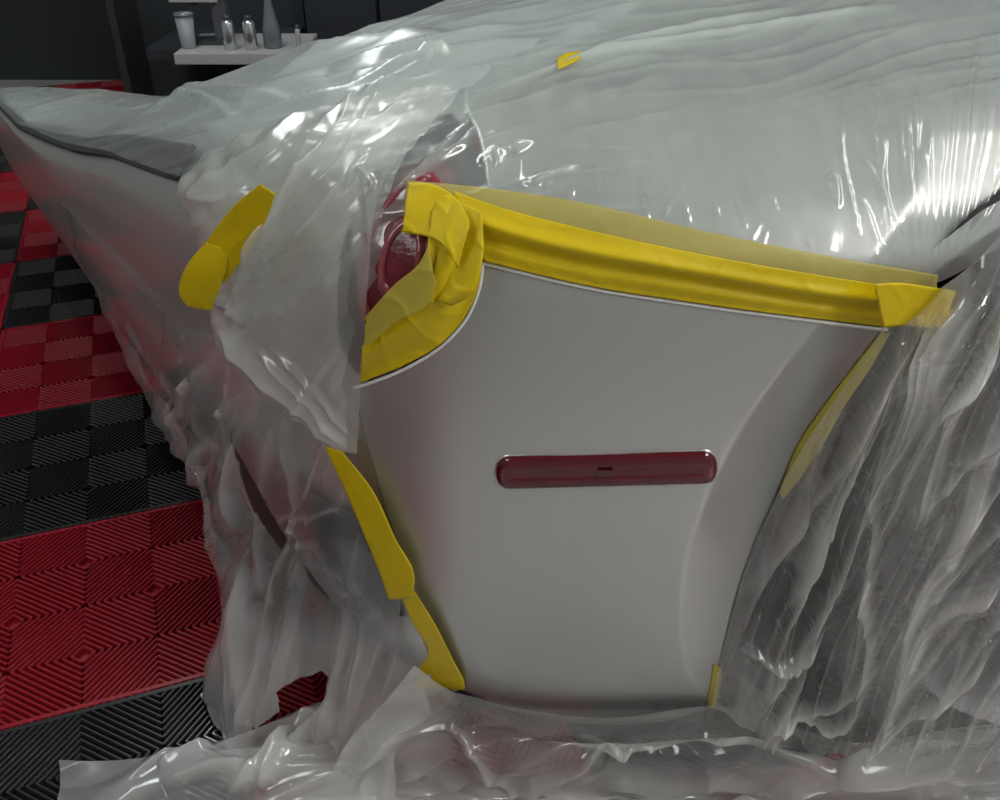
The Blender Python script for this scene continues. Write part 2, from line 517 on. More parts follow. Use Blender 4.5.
# ribbed interlocking floor tiles
TS = 0.40
def tile_mesh():
    bm = bmesh.new()
    e = TS / 2 - 0.0015
    # rim frame and thin base web
    for sx, sy, lx, ly in ((0, 1, 2 * e, 0.006), (0, -1, 2 * e, 0.006), (1, 0, 0.006, 2 * e), (-1, 0, 0.006, 2 * e)):
        box_bm(bm, (sx * (e - 0.003), sy * (e - 0.003), -0.006), (lx, ly, 0.012))
    vb = [bm.verts.new((a * e, b2 * e, -0.0105)) for a, b2 in ((-1, -1), (1, -1), (1, 1), (-1, 1))]
    bm.faces.new(vb)
    c = TS / 4
    def rib(p, q, w=0.0025):
        d = (q - p); ln = d.length
        if ln < 0.008: return
        d.normalize(); nrm = Vector((-d.y, d.x, 0))
        v = []
        for (pt) in (p, q):
            for (k, z) in ((-1.0, -0.011), (-0.85, -0.0022), (-0.35, -0.0002), (0.35, -0.0002), (0.85, -0.0022), (1.0, -0.011)):
                v.append(bm.verts.new(pt + nrm * (w * k) + Vector((0, 0, z))))
        for k in range(5):
            bm.faces.new((v[k], v[k + 6], v[k + 7], v[k + 1]))
    pitch = 0.0112
    for i in range(4):
        for j in range(4):
            x0, y0 = -TS / 2 + i * c, -TS / 2 + j * c
            sgn = 1 if (i + j) % 2 == 0 else -1
            k = -c + pitch / 2
            while k < c:
                # line y = x + k (or mirrored) clipped to the cell
                xa, xb = max(0, -k), min(c, c - k)
                pa, pb = Vector((xa, xa + k, 0)), Vector((xb, xb + k, 0))
                if sgn < 0: pa.x, pb.x = c - pa.x, c - pb.x
                o = Vector((x0, y0, 0))
                rib(pa + o, pb + o)
                k += pitch
    me = bpy.data.meshes.new('floor_tile'); bm.to_mesh(me); bm.free()
    return me

rot = math.radians(20)
ax, bx_ = Vector((math.cos(rot), math.sin(rot), 0)), Vector((-math.sin(rot), math.cos(rot), 0))
org = Vector((-0.371, 0.8516, 0))
tm = tile_mesh()
tms = {}
for kcol in ('tile_red', 'tile_black'):
    t = tm.copy(); t.materials.append(M[kcol]); tms[kcol] = t
for i in range(-7, 8):
    for j in range(-7, 10):
        c = org + ax * (TS * (i + 0.5)) + bx_ * (TS * (j + 0.5))
        if not (-2.3 < c.x < 2.1 and -1.7 < c.y < 4.0): continue
        if c.y < -0.35 and c.x > -0.75: continue  # out-of-view tiles left out so the bumper reflects grey slab, not red
        kcol = 'tile_red' if (i + j) % 2 else 'tile_black'
        o = bpy.data.objects.new('floor_tile', tms[kcol]); COL.objects.link(o)
        o.location = c; o.rotation_euler = (0, 0, rot); o.parent = floor

# ceiling lamps
for (x, y, sx, sy, p, c) in LAMPS:
    r = empty('ceiling_lamp', (x, y, CEIL), 'long white panel lamp fixed to the workshop ceiling', 'lamp', 'ceiling panel lamps')
    box('housing', (0, 0, -0.02), (sx + 0.04, sy + 0.06, 0.04), M['ceiling'], r, 0.008)
    box('diffuser', (0, 0, -0.05), (sx, sy, 0.02), M['lamp_emit'], r, 0.006)

# ================================================================= CAR
car = empty('car', (0.25, 1.3, 0.0), 'silver car with its rear corner masked by yellow tape and plastic sheeting', 'car')
car_inv = car.location.copy()
def cpart(o, parent=None):
    o.parent = parent or car
    if parent is None or parent is car:
        o.matrix_parent_inverse = Matrix.Translation(-car.location)
    return o

# bumper corner panel
B_TOP = [(483, 263), (540, 277), (600, 290), (670, 301), (740, 311), (820, 321), (886, 329)]
B_RIGHT = [(886, 329), (862, 362), (832, 402), (802, 447), (775, 498), (752, 552), (734, 606), (721, 660), (712, 708)]
B_BOT = [(463, 690), (500, 708), (545, 718), (600, 724), (660, 722), (712, 708)]
B_LEFT = [(483, 263), (480, 285), (468, 316), (444, 344), (410, 366), (366, 384), (356, 392), (360, 420), (373, 468), (392, 530), (417, 592), (440, 640), (463, 690)]
G = coons(B_TOP, B_RIGHT, B_BOT, B_LEFT, 110, 130)
PB = hits(G)
o = grid_obj('bumper', PB, M['paint'], None, solid=0.004); cpart(o)
o['label'] = 'bare silver bumper corner left unmasked'
bumper = o

def edge_bead(name, pts, rad, mat, n=90, off=0.001, parent=None):
    C_ = catmull(pts, n); vs, fs = [], []
    W = []
    for (px, py) in C_:
        p, nr = hit(px, py); W.append((p + nr * off, nr))
    for i, (p, nr) in enumerate(W):
        t = W[min(i + 1, n - 1)][0] - W[max(i - 1, 0)][0]; t /= np.linalg.norm(t)
        s_ = np.cross(t, nr); s_ /= np.linalg.norm(s_)
        for k in range(6):
            a = k / 6 * 2 * math.pi
            vs.append(p + rad * (math.cos(a) * nr + math.sin(a) * s_))
    for i in range(n - 1):
        for k in range(6):
            a, c = i * 6 + k, i * 6 + (k + 1) % 6
            fs.append((a, c, c + 6, a + 6))
    return mesh(name, vs, fs, mat, parent)

cpart(edge_bead('panel_edge', [(356, 387), (366, 384), (410, 366), (444, 344), (468, 316), (480, 285), (483, 263)], 0.0015, M['edge_white']), bumper)
cpart(edge_bead('panel_edge', B_TOP, 0.0015, M['edge_white']), bumper)

# quarter panel (haunch) above the seam
Q_BOT = [(484, 259), (600, 286), (740, 307), (840, 319), (887, 322), (915, 292), (950, 262), (1000, 228), (1060, 196), (1150, 160)]
Q_TOP = [(510, 22), (560, 11), (620, -7), (680, -24), (760, -48), (900, -90), (1180, -95)]
Q_LEFT = [(510, 22), (478, 60), (462, 100), (476, 132), (486, 190), (484, 259)]
Q_RIGHT = [(1180, -95), (1175, 30), (1150, 160)]
G = coons(Q_TOP, Q_RIGHT, Q_BOT, Q_LEFT, 90, 150)
o = grid_obj('quarter_panel', hits(G), M['paint'], None, solid=0.004); cpart(o)

# rear skin, straight from the master surface
xs = np.concatenate([np.linspace(-1.35, -0.45, 50, endpoint=False), np.linspace(-0.45, -0.085, 60)])
qs = np.linspace(1.1, len(PROF) - 1.0, 110)
X2, Q2 = np.meshgrid(xs, qs, indexing='ij')
R2 = body_point(X2, Q2) + np.array([0.003, 0.004, -0.003])
o = grid_obj('rear_panel', R2, M['paint'], None, solid=0.003); cpart(o)

# dark trim between the lights, dark diffuser under the rear panel
def body_patch(name, x0, x1, q0, q1, off, mat, n=50, m=14, parent=None):
    X_, Q_ = np.meshgrid(np.linspace(x0, x1, n), np.linspace(q0, q1, m), indexing='ij')
    P = body_point(X_, Q_); nr = normals(P)
    return cpart(grid_obj(name, P + nr * off, mat, None, solid=0.004))
body_patch('light_bar', -1.25, -0.33, 8.8, 9.7, 0.003, M['black_trim'])
body_patch('diffuser', -0.29, -0.11, 1.2, 4.5, 0.004, M['black_trim'], 40, 20)

# under tray, wheel well liner
xs_ = np.linspace(-1.3, 0.19, 40)
top_ = [(x + 0.05, plan_y(x) + 0.085, 0.10) for x in xs_] + [(0.19, 1.9, 0.16), (-0.2, 2.2, 0.16), (-1.2, 2.45, 0.16)]  # front edge brought forward and low to darken the gap under the bumper
nb_ = len(top_)
vs = top_ + [(a, b_, 0.24) for (a, b_, c_) in top_]
fs = [tuple(range(nb_)), tuple(range(2 * nb_ - 1, nb_ - 1, -1))] + [(i, i + nb_, (i + 1) % nb_ + nb_, (i + 1) % nb_) for i in range(nb_)]
cpart(mesh('under_tray', vs, fs, M['dark_under'], None, smooth=False))
vs, fs = [], []
na = 28
for i in range(na + 1):
    a = math.radians(-55 + 290 * i / na)
    for yy, rr in ((0.632, 0.447), (0.98, 0.36)):
        vs.append((ARC[0] + rr * math.cos(a), yy + (0.06 * float(smooth(0.0, -0.6, math.sin(a))) if yy < 0.9 else 0.0), ARC[1] - (0.447 - rr) * 0.5 + rr * math.sin(a)))
for i in range(na):
    fs.append((2 * i, 2 * i + 1, 2 * i + 3, 2 * i + 2))
k0 = len(vs)
vs.append((ARC[0], 0.98, ARC[1] - 0.05))
for i in range(na): fs.append((k0, 2 * i + 1, 2 * i + 3))
cpart(mesh('wheel_liner', vs, fs, M['dark_under'], None))
# wheel
wc = (0.66, 0.78, 0.325)
wheel = bpy.data.objects.new('wheel', None); COL.objects.link(wheel); wheel.empty_display_size = 0.05
cpart(wheel); wheel.matrix_parent_inverse = Matrix.Identity(4)
wheel.location = Vector(wc) - car.location
R_ = 0.325
tp = [(0.235, -0.105), (0.27, -0.118), (0.30, -0.116), (0.315, -0.10), (0.325, -0.075), (0.325, -0.04), (0.317, -0.036), (0.317, -0.030), (0.325, -0.026),
      (0.325, 0.026), (0.317, 0.030), (0.317, 0.036), (0.325, 0.04), (0.325, 0.075), (0.315, 0.10), (0.30, 0.116), (0.27, 0.118), (0.235, 0.105), (0.235, -0.105)]
lathe('tyre', tp, M['rubber'], wheel, 56, cap=False, axis='y')
lathe('rim_barrel', [(0.236, -0.10), (0.23, -0.09), (0.21, -0.06), (0.205, 0.09), (0.236, 0.10)], M['alloy'], wheel, 48, cap=False, axis='y')
for k in range(5):
    bm = bmesh.new()
    a = 2 * math.pi * k / 5 + 0.3
    box_bm(bm, (0.125, -0.068, 0), (0.185, 0.028, 0.05))
    bmesh.ops.bevel(bm, geom=bm.edges[:], offset=0.008, segments=2, affect='EDGES')
    bmesh.ops.rotate(bm, cent=(0, 0, 0), matrix=Matrix.Rotation(a, 3, 'Y'), verts=bm.verts)
    me = bpy.data.meshes.new('spoke'); bm.to_mesh(me); bm.free()
    link('spoke', me, M['alloy'], wheel)
lathe('brake_disc', [(0.0, 0.02), (0.19, 0.02), (0.19, 0.045), (0.0, 0.045)], M['dark_under'], wheel, 40, cap=False, axis='y')
lathe('hub_cap', [(0.0, -0.09), (0.03, -0.09), (0.045, -0.08), (0.05, -0.05)], M['alloy'], wheel, 24, cap=False, axis='y')

# side marker reflector
marker = bpy.data.objects.new('side_marker', None); COL.objects.link(marker); marker.empty_display_size = 0.03
cpart(marker); marker.matrix_parent_inverse = Matrix.Translation(-car.location)
def capsule_px(t, r_scale):
    """closed outline of the marker in photo pixels, t in 0..1"""
    A, C_ = np.array([511.5, 471.5]), np.array([701.0, 466.5])
    u = (C_ - A) / np.linalg.norm(C_ - A); v = np.array([-u[1], u[0]])
    rad = 15.6
    out = []
    for q in t:
        a = q * 2 * math.pi
        cx = C_ if math.cos(a) >= 0 else A
        p = cx + rad * r_scale * (np.sign(math.cos(a)) * abs(math.cos(a)) ** 0.85 * u + np.sign(math.sin(a)) * abs(math.sin(a)) ** 0.85 * v)
        out.append(p)
    return np.array(out)
def capsule_disc(name, rings, mat, parent, n=96, centre=True):
    tt = (np.arange(n) + 0.5) / n
    vs, fs = [], []
    for (rs, h) in rings:
        for p in capsule_px(tt, rs):
            w_, nr = hit(p[0], p[1]); vs.append(w_ + nr * h)
    k = len(rings)
    for i in range(k - 1):
        for j in range(n):
            a, c = i * n + j, i * n + (j + 1) % n
            fs.append((a, c, c + n, a + n))
    if centre:
        # quad strip across the inner ring
        b0 = (k - 1) * n; h = n // 2
        q = n // 4
        # pair top and bottom points
        for j in range(q, q + h - 1):
            a, c = b0 + j, b0 + j + 1
            d_, e_ = b0 + (2 * q - 1 - j) % n, b0 + (2 * q - 2 - j) % n
            if len({a, c, d_, e_}) == 4: fs.append((a, c, e_, d_))
    o = mesh(name, vs, fs, mat, None)
    o.parent = parent
    bm = bmesh.new(); bm.from_mesh(o.data); bmesh.ops.recalc_face_normals(bm, faces=bm.faces); bm.to_mesh(o.data); bm.free()
    return o
capsule_disc('bezel', [(1.12, -0.001), (1.11, 0.0010), (1.04, 0.0016), (1.0, 0.0005), (0.98, -0.001)], M['chrome'], marker, centre=False)
lens = capsule_disc('lens', [(1.02, -0.001), (1.0, 0.002), (0.92, 0.0042), (0.75, 0.0052), (0.5, 0.0056), (0.2, 0.0058)], M['red_lens'], marker)
# bulb cover seen as a dark square behind the lens, moulded marks at the right end
def px_box(name, px, py, sw, sh, h, mat, parent):
    q = []
    for hh in (0.0050, h):
        for (dx, dy) in ((-1, -1), (1, -1), (1, 1), (-1, 1)):
            p, nr = hit(px + dx * sw / 2, py + dy * sh / 2); q.append(p + nr * hh)
    f = [(4, 5, 6, 7), (0, 1, 5, 4), (1, 2, 6, 5), (2, 3, 7, 6), (3, 0, 4, 7)]
    o = mesh(name, q, f, mat, None, smooth=False); o.parent = parent
    return o
px_box('bulb_cover', 605, 469, 14, 6, 0.0063, M['lens_dark'], marker)
for k in range(4):
    px_box('moulded_mark', 709.5, 464 + k * 2.6, 2.6, 1.2, 0.0061, M['tail_ring'], marker)

# tail light
tail = bpy.data.objects.new('tail_light', None); COL.objects.link(tail); tail.empty_display_size = 0.03
cpart(tail); tail.matrix_parent_inverse = Matrix.Translation(-car.location)
T_OUT = [(452, 110), (474, 138), (485, 190), (482, 262), (467, 316), (442, 344), (405, 366), (364, 382), (342, 352), (336, 300), (344, 235), (372, 172), (412, 126), (452, 110)]
def tail_ring(name, rings, mat, cen=(402, 262), n=72):
    out = catmull(T_OUT, n + 1)[:-1]
    c = np.array(cen, float); vs, fs = [], []
    for (rs, h) in rings:
        for p in out:
            q = c + (p - c) * rs
            w_, nr = hit(q[0], q[1]); vs.append(w_ + nr * h)
    k = len(rings)
    for i in range(k - 1):
        for j in range(n):
            a, d_ = i * n + j, i * n + (j + 1) % n
            fs.append((a, d_, d_ + n, a + n))
    if rings[-1][0] < 0.1:
        fs.append(tuple((k - 1) * n + j for j in range(n)))
    o = mesh(name, vs, fs, mat, None); o.parent = tail
    bm = bmesh.new(); bm.from_mesh(o.data); bmesh.ops.recalc_face_normals(bm, faces=bm.faces); bm.to_mesh(o.data); bm.free()
    return o
tail_ring('bezel', [(1.0, -0.006), (0.99, -0.001), (0.95, 0.0), (0.80, -0.002), (0.72, -0.006), (0.70, -0.012)], M['black_trim'])
tail_ring('lens', [(0.735, -0.012), (0.72, -0.002), (0.62, 0.001), (0.45, 0.004), (0.25, 0.006), (0.05, 0.007)], M['tail_lens'])
tail_ring('light_guide', [(0.60, 0.0010), (0.585, 0.0055), (0.52, 0.0065), (0.50, 0.003)], M['tail_ring'])
tail_ring('light_guide', [(0.30, 0.005), (0.285, 0.009), (0.22, 0.010), (0.20, 0.0055)], M['tail_ring'])

# ================================================================= PLASTIC SHEETS
def px_norm(G): return G[..., 0], G[..., 1]

def dirnoise(G, ang, along, across, amp, seed, p=2.0, kind='r'):
    """fold noise: folds run along direction ang (degrees in the sheet layout)"""
    a = math.radians(ang); x, y = G[..., 0], G[..., 1]
    s_ = x * math.cos(a) + y * math.sin(a); t = -x * math.sin(a) + y * math.cos(a)
    wob = gnoise(s_ / (along * 0.8), t / (along * 0.8), seed + 5) * across * 0.8
    if kind == 'r': return amp * ridged(s_ / along, (t + wob) / across, seed, p)
    return amp * gnoise(s_ / along, (t + wob) / across, seed)

def clear_of(P, margin, tree=None, soft=0.0):
    """push any vertex that dips into the body back out along its sight line"""
    sh = P.shape; Q = P.reshape(-1, 3)
    for k in range(len(Q)):
        d = Q[k] - CAM; ln = np.linalg.norm(d)
        if Q[k][1] < 0.5: continue
        r = (tree or BODY).ray_cast(Vector(CAM), Vector(d / ln), 6.0)
        if r[0] is not None and r[3] < ln + margin:
            Q[k] = CAM + d / ln * (r[3] - margin)
    return Q.reshape(sh)

def make_sheet(name, G, disp, mat, label, cat='plastic sheet', floor_clip=True, hole=None, group=None, clear=0.0, W=None, pleat_lighten=None):
    P = to_world(G) if W is None else W
    nr = normals(P)
    P = P + nr * disp[..., None]
    if clear > 0: P = clear_of(P, clear + 0.25 * np.clip(disp, 0, None).mean())
    if floor_clip: P[..., 2] = np.maximum(P[..., 2], 0.0015)
    skip = None
    if hole is not None: skip = hole(G)
    o = grid_obj(name, P, mat, None, skip=skip)
    if pleat_lighten is None:
        lo, hi = np.percentile(disp, 60), np.percentile(disp, 99)
        pleat_lighten = np.clip((disp - lo) / (hi - lo + 1e-9), 0, 1) ** 2
    at_ = o.data.attributes.new('pleat_lighten', 'FLOAT', 'POINT')
    at_.data.foreach_set('value', pleat_lighten.ravel().astype(np.float32))
    tag(o, label, cat, group)
    return o, P

def in_poly(G, poly):
    x, y = G[..., 0], G[..., 1]; ins = np.zeros(x.shape, bool); k = len(poly)
    for i in range(k):
        (x1, y1), (x2, y2) = poly[i], poly[(i + 1) % k]
        c = ((y1 > y) != (y2 > y)) & (x < (x2 - x1) * (y - y1) / (y2 - y1 + 1e-9) + x1)
        ins ^= c
    return ins

# --- film clinging to the haunch, fanned wrinkles gathered by the tape
F_BOT = [(398, 262), (402, 200), (480, 205), (600, 228), (760, 260), (880, 284), (935, 276), (975, 262), (1040, 232), (1150, 190)]
F_BOT = [(362, 300), (420, 232), (480, 208), (600, 230), (760, 262), (880, 286), (935, 280), (975, 258), (1040, 218), (1150, 165)]
F_TOP = [(504, 24), (560, 13), (620, -5), (680, -22), (760, -46), (900, -88), (1175, -90)]
F_LEFT = [(504, 24), (468, 55), (410, 105), (362, 165), (362, 300)]
F_RIGHT = [(1175, -90), (1170, 30), (1150, 165)]
G2 = coons(F_TOP, F_RIGHT, F_BOT, F_LEFT, 190, 330)
P = hits(G2); G = np.concatenate([G2, (P[..., 1:2])], -1)
disp = np.full(G.shape[:2], 0.0045)
disp += dirnoise(G, 168, 260, 34, 0.0025, 3, 2) * smooth(760, 560, G[..., 0])
disp += dirnoise(G, 168, 260, 18, 0.0014, 9, 2) * smooth(140, 60, G[..., 1])
disp += 0.0012 * gnoise(G[..., 0] / 30, G[..., 1] / 30, 2)
fan = [((905, 262), (880, 190), (868, 92)), ((893, 262), (866, 170), (846, 148)), ((878, 250), (858, 200)), ((912, 258), (900, 160), (896, 95)),
       ((917, 262), (915, 170), (912, 70)), ((922, 262), (925, 180), (928, 120)), ((928, 262), (935, 190), (942, 120)), ((934, 262), (945, 180), (955, 95)),
       ((942, 262), (958, 180), (975, 60), (982, 38)), ((948, 262), (968, 190), (985, 110)), ((955, 258), (990, 170), (1000, 90)),
       ((836, 210), (830, 180), (826, 185)), ((858, 240), (848, 200), (839, 150), (841, 105)), ((832, 205), (826, 186)), ((900, 262), (884, 210), (880, 130)),
       ((910, 225), (906, 140), (905, 110)), ((923, 200), (920, 150)), ((938, 170), (936, 125)), ((960, 240), (1005, 150), (1030, 60)), ((968, 240), (1040, 120))]
for f in fan:
    disp += crease(G, f, 0.0018 + 0.0016 * random.random(), 1.7 + 1.0 * random.random())
for f in [((560, 70), (640, 52), (760, 32), (900, 8)), ((470, 105), (540, 80), (640, 45), (800, 12)), ((480, 165), (530, 150)), ((495, 150), (500, 172)),
          ((512, 158), (535, 146)), ((525, 190), (580, 170)), ((420, 180), (470, 145), (482, 130)), ((390, 200), (440, 160), (470, 128))]:
    disp += crease(G, f, 0.005, 3.5)
# tiny crinkles above the tape
for k in range(26):
    x0 = 490 + 440 * random.random(); y0 = 190 + (x0 - 480) * 0.19 + 12 - 45 * random.random()
    a = math.radians(random.uniform(60, 120)); ln = random.uniform(10, 34)
    disp += crease(G, ((x0, y0), (x0 + ln * math.cos(a), y0 - ln * math.sin(a))), 0.0010, 1.5)
film, _ = make_sheet('plastic_sheet', G, disp, M['film'], 'clear plastic film clinging to the upper haunch, wrinkles fanning from the tape', floor_clip=False, pleat_lighten=np.clip((disp - 0.0056) / 0.004, 0, 1) ** 1.5 * 0.8 + 0.75 * smooth(110, 10, G[..., 1]))  # film also whitened towards the top, to lift the dark reflection there

# --- sheet over the rear deck (top edge is the skyline)
xs_ = np.concatenate([np.linspace(-1.32, -0.6, 130, endpoint=False), np.linspace(-0.6, -0.10, 190)])
X_, Q_ = np.meshgrid(xs_, np.linspace(8.6, 14.6, 160), indexing='ij')
X_ = X_.T; Q_ = Q_.T
W = body_point(X_, Q_)
W[..., 2] += 0.012 + 0.02 * smooth(10, 12.5, Q_) * smooth(-0.14, -0.3, X_)
Gp = W - CAM; dep = Gp @ FW
G = np.stack([500 + FPX * (Gp @ RT) / dep, 400 - FPX * (Gp @ UP) / dep, W[..., 1]], -1)
disp = dirnoise(G, 168, 420, 20, 0.005, 21, 1.2) + dirnoise(G, 165, 300, 8, 0.0010, 25, 1.3) + 0.002 * gnoise(G[..., 0] / 60, G[..., 1] / 40, 4)
for f in [((170, 95), (200, 100), (235, 118)), ((160, 88), (215, 92), (290, 100)), ((250, 118), (330, 98), (420, 62), (520, 40)), ((330, 75), (420, 50), (520, 30)),
          ((200, 70), (250, 60), (340, 48), (450, 36)), ((420, 60), (450, 56)), ((355, 105), (420, 70), (430, 64))]:
    disp += crease(G, f, 0.007, 4)
deck, _ = make_sheet('plastic_sheet', G, disp, M['deck_sheet'], 'milky plastic sheet draped over the rear deck in front of the dark cabinets', floor_clip=False, W=W,
    pleat_lighten=np.clip((disp - 0.006) / 0.006, 0, 1) ** 2 - 1.5 * smooth(9.9, 9.5, Q_))

# --- milky flap hanging over the tail light
rows = [
 [(196, 170, .86), (212, 158, .80), (250, 138, .76), (300, 116, .745), (350, 100, .74), (400, 96, .745), (450, 92, .76)],
 [(190, 186, .84), (196, 172, .77), (245, 160, .72), (300, 138, .705), (345, 124, .70), (395, 116, .705), (436, 118, .715)],
 [(184, 200, .84), (184, 190, .765), (230, 190, .70), (290, 176, .68), (335, 164, .67), (370, 152, .668), (406, 150, .67)],
 [(198, 236, .84), (196, 224, .765), (232, 232, .695), (285, 226, .665), (325, 214, .65), (356, 204, .648), (378, 196, .65)],
 [(212, 290, .82), (206, 280, .75), (238, 286, .69), (282, 282, .66), (320, 278, .642), (348, 272, .638), (369, 268, .64)],
 [(224, 345, .80), (214, 325, .73), (244, 338, .68), (284, 345, .655), (320, 340, .64), (346, 335, .635), (364, 330, .637)],
 [(236, 362, .78), (222, 352, .72), (252, 374, .68), (290, 392, .655), (322, 395, .642), (345, 392, .64), (360, 388, .642)],
 [(250, 372, .77), (240, 370, .72), (268, 396, .685), (300, 424, .665), (328, 440, .652), (346, 448, .647), (357, 452, .648)],
]
G = ctrl(rows, 260, 220)
disp = dirnoise(G, 128, 200, 40, 0.004, 31, 1.3) + 0.0025 * gnoise(G[..., 0] / 40, G[..., 1] / 40, 6)
rough_top = smooth(200, 150, G[..., 1] + 0.25 * (G[..., 0] - 200))
disp += rough_top * (dirnoise(G, 140, 160, 22, 0.003, 33, 1.1) + 0.0008 * gnoise(G[..., 0] / 12, G[..., 1] / 12, 8))
lefty = smooth(275, 225, G[..., 0])
disp += lefty * 0.0025 * gnoise(G[..., 0] / 20, G[..., 1] / 20, 9)
for f, h_, w_ in [(((242, 292), (262, 270), (290, 245), (330, 200), (372, 150)), 0.008, 2.0), (((232, 330), (242, 290), (275, 215), (310, 170), (345, 135)), 0.010, 2.8),
              (((285, 185), (312, 160), (350, 128), (362, 122)), 0.007, 2.2), (((255, 170), (300, 140), (330, 135)), 0.005, 2.4),
              (((218, 330), (260, 372), (310, 415), (350, 450)), 0.010, 6), (((258, 350), (300, 390), (345, 440)), 0.008, 2.6), (((275, 352), (310, 385), (350, 432)), 0.006, 2.2),
              (((360, 150), (366, 190), (367, 270), (362, 385)), 0.004, 3), (((345, 190), (360, 170), (372, 185), (362, 200)), 0.006, 3),
              (((190, 195), (220, 200), (250, 190)), 0.006, 6), (((215, 300), (235, 310), (245, 330)), 0.006, 5), (((240, 210), (262, 225), (250, 260)), 0.006, 5)]:
    disp += crease(G, f, h_, w_)
flap, FP = make_sheet('plastic_sheet', G, disp, M['flap_sheet'], 'milky plastic flap hanging over the round tail light', floor_clip=False, clear=0.012,
    pleat_lighten=np.clip(np.clip((disp - 0.008) / 0.012, 0, 1) + 0.8 * np.maximum(smooth(255, 215, G[..., 0]), smooth(180, 130, G[..., 1])) + 0.7 * smooth(-8, 14, G[..., 1] - 335 - (G[..., 0] - 217) * 0.87 + 26), 0, 1))
FLAP = BVHTree.FromPolygons([tuple(v) for v in FP.reshape(-1, 3)], grid_faces(*FP.shape[:2]))

# --- torn sheet hanging below the flap, left of the bumper, down to the floor
rows = [
 [(60, 200, 1.5), (120, 265, 1.2), (180, 325, 1.02), (225, 335, .88), (270, 375, .78), (310, 410, .72), (350, 448, .675)],
 [(75, 235, 1.5), (140, 350, 1.15), (195, 410, .98), (235, 420, .86), (278, 440, .77), (318, 465, .715), (362, 482, .672)],
 [(88, 270, 1.5), (158, 420, 1.1), (208, 478, .92), (250, 490, .83), (290, 500, .755), (332, 520, .71), (376, 525, .672)],
 [(196, 478, .98), (222, 520, .90), (246, 545, .82), (270, 550, .78), (306, 556, .735), (345, 570, .70), (392, 568, .672)],
 [(222, 600, .85), (229, 605, .81), (246, 606, .77), (276, 610, .74), (314, 615, .715), (355, 622, .69), (412, 618, .668)],
 [(208, 672, .82), (214, 678, .78), (240, 672, .745), (278, 668, .72), (320, 672, .70), (365, 672, .68), (432, 662, .66)],
 [(214, 722, .80), (222, 730, .765), (248, 724, .735), (282, 722, .71), (322, 728, .69), (368, 724, .668), (430, 694, .65)],
 [(222, 748, .785), (232, 754, .76), (256, 750, .735), (288, 756, .71), (328, 770, .685), (364, 772, .66), (404, 740, .645)],
 [(228, 775, z_(228, 775)[2]), (240, 785, z_(240, 785)[2]), (262, 790, z_(262, 790)[2]), (292, 800, z_(292, 800)[2]), (330, 825, z_(330, 825)[2]), (362, 828, z_(362, 828)[2]), (388, 800, z_(388, 800)[2])],
]
G = ctrl(rows, 330, 220)
low = smooth(560, 640, G[..., 1])
disp = dirnoise(G, 102, 330, 34, 0.020, 41, 1.2) * (1 - 0.3 * low) + dirnoise(G, 100, 120, 12, 0.0016, 44, 1.3) + 0.004 * gnoise(G[..., 0] / 26, G[..., 1] / 40, 12)
upl = smooth(520, 420, G[..., 1]) * smooth(300, 200, G[..., 0])
disp += upl * dirnoise(G, 118, 130, 20, 0.010, 46, 1.3)
disp *= 0.25 + 0.75 * smooth(120, 260, G[..., 0])
pz = np.clip(disp / 0.022 - 0.5, 0, 1) ** 2 + 0.75 * smooth(590, 650, G[..., 1]) + 0.6 * smooth(285, 235, G[..., 0]) * smooth(540, 600, G[..., 1])
for f, h_, w_ in [(((225, 345), (200, 400), (172, 432)), 0.016, 5), (((262, 385), (225, 430), (195, 470)), 0.014, 5), (((268, 395), (245, 480), (238, 540)), 0.016, 6),
                  (((285, 410), (265, 500), (262, 600)), 0.014, 7), (((300, 420), (298, 500), (330, 560), (380, 600)), 0.012, 5), (((262, 530), (300, 512), (350, 508)), 0.008, 4),
                  (((215, 360), (190, 420)), 0.012, 4), (((245, 560), (240, 640), (250, 730)), 0.012, 8), (((330, 690), (300, 735), (240, 790)), 0.014, 9)]:
    disp += crease(G, f, h_ * 0.7, w_)
    pz = pz + crease(G, f, 0.8, w_ * 0.8)
hole_poly = [(277, 690), (290, 682), (302, 674), (322, 668), (331, 672), (330, 690), (326, 698), (306, 716), (290, 728), (272, 738), (258, 738), (256, 722), (268, 718), (278, 712)]
def hang_hole(G): return in_poly(G, hole_poly)[:-1, :-1]
hang, _ = make_sheet('plastic_sheet', G, disp, M['hang_sheet'], 'torn grey plastic sheet hanging beside the bumper down to the red tiles', hole=hang_hole, clear=0.015, pleat_lighten=np.clip(pz, 0, 1))

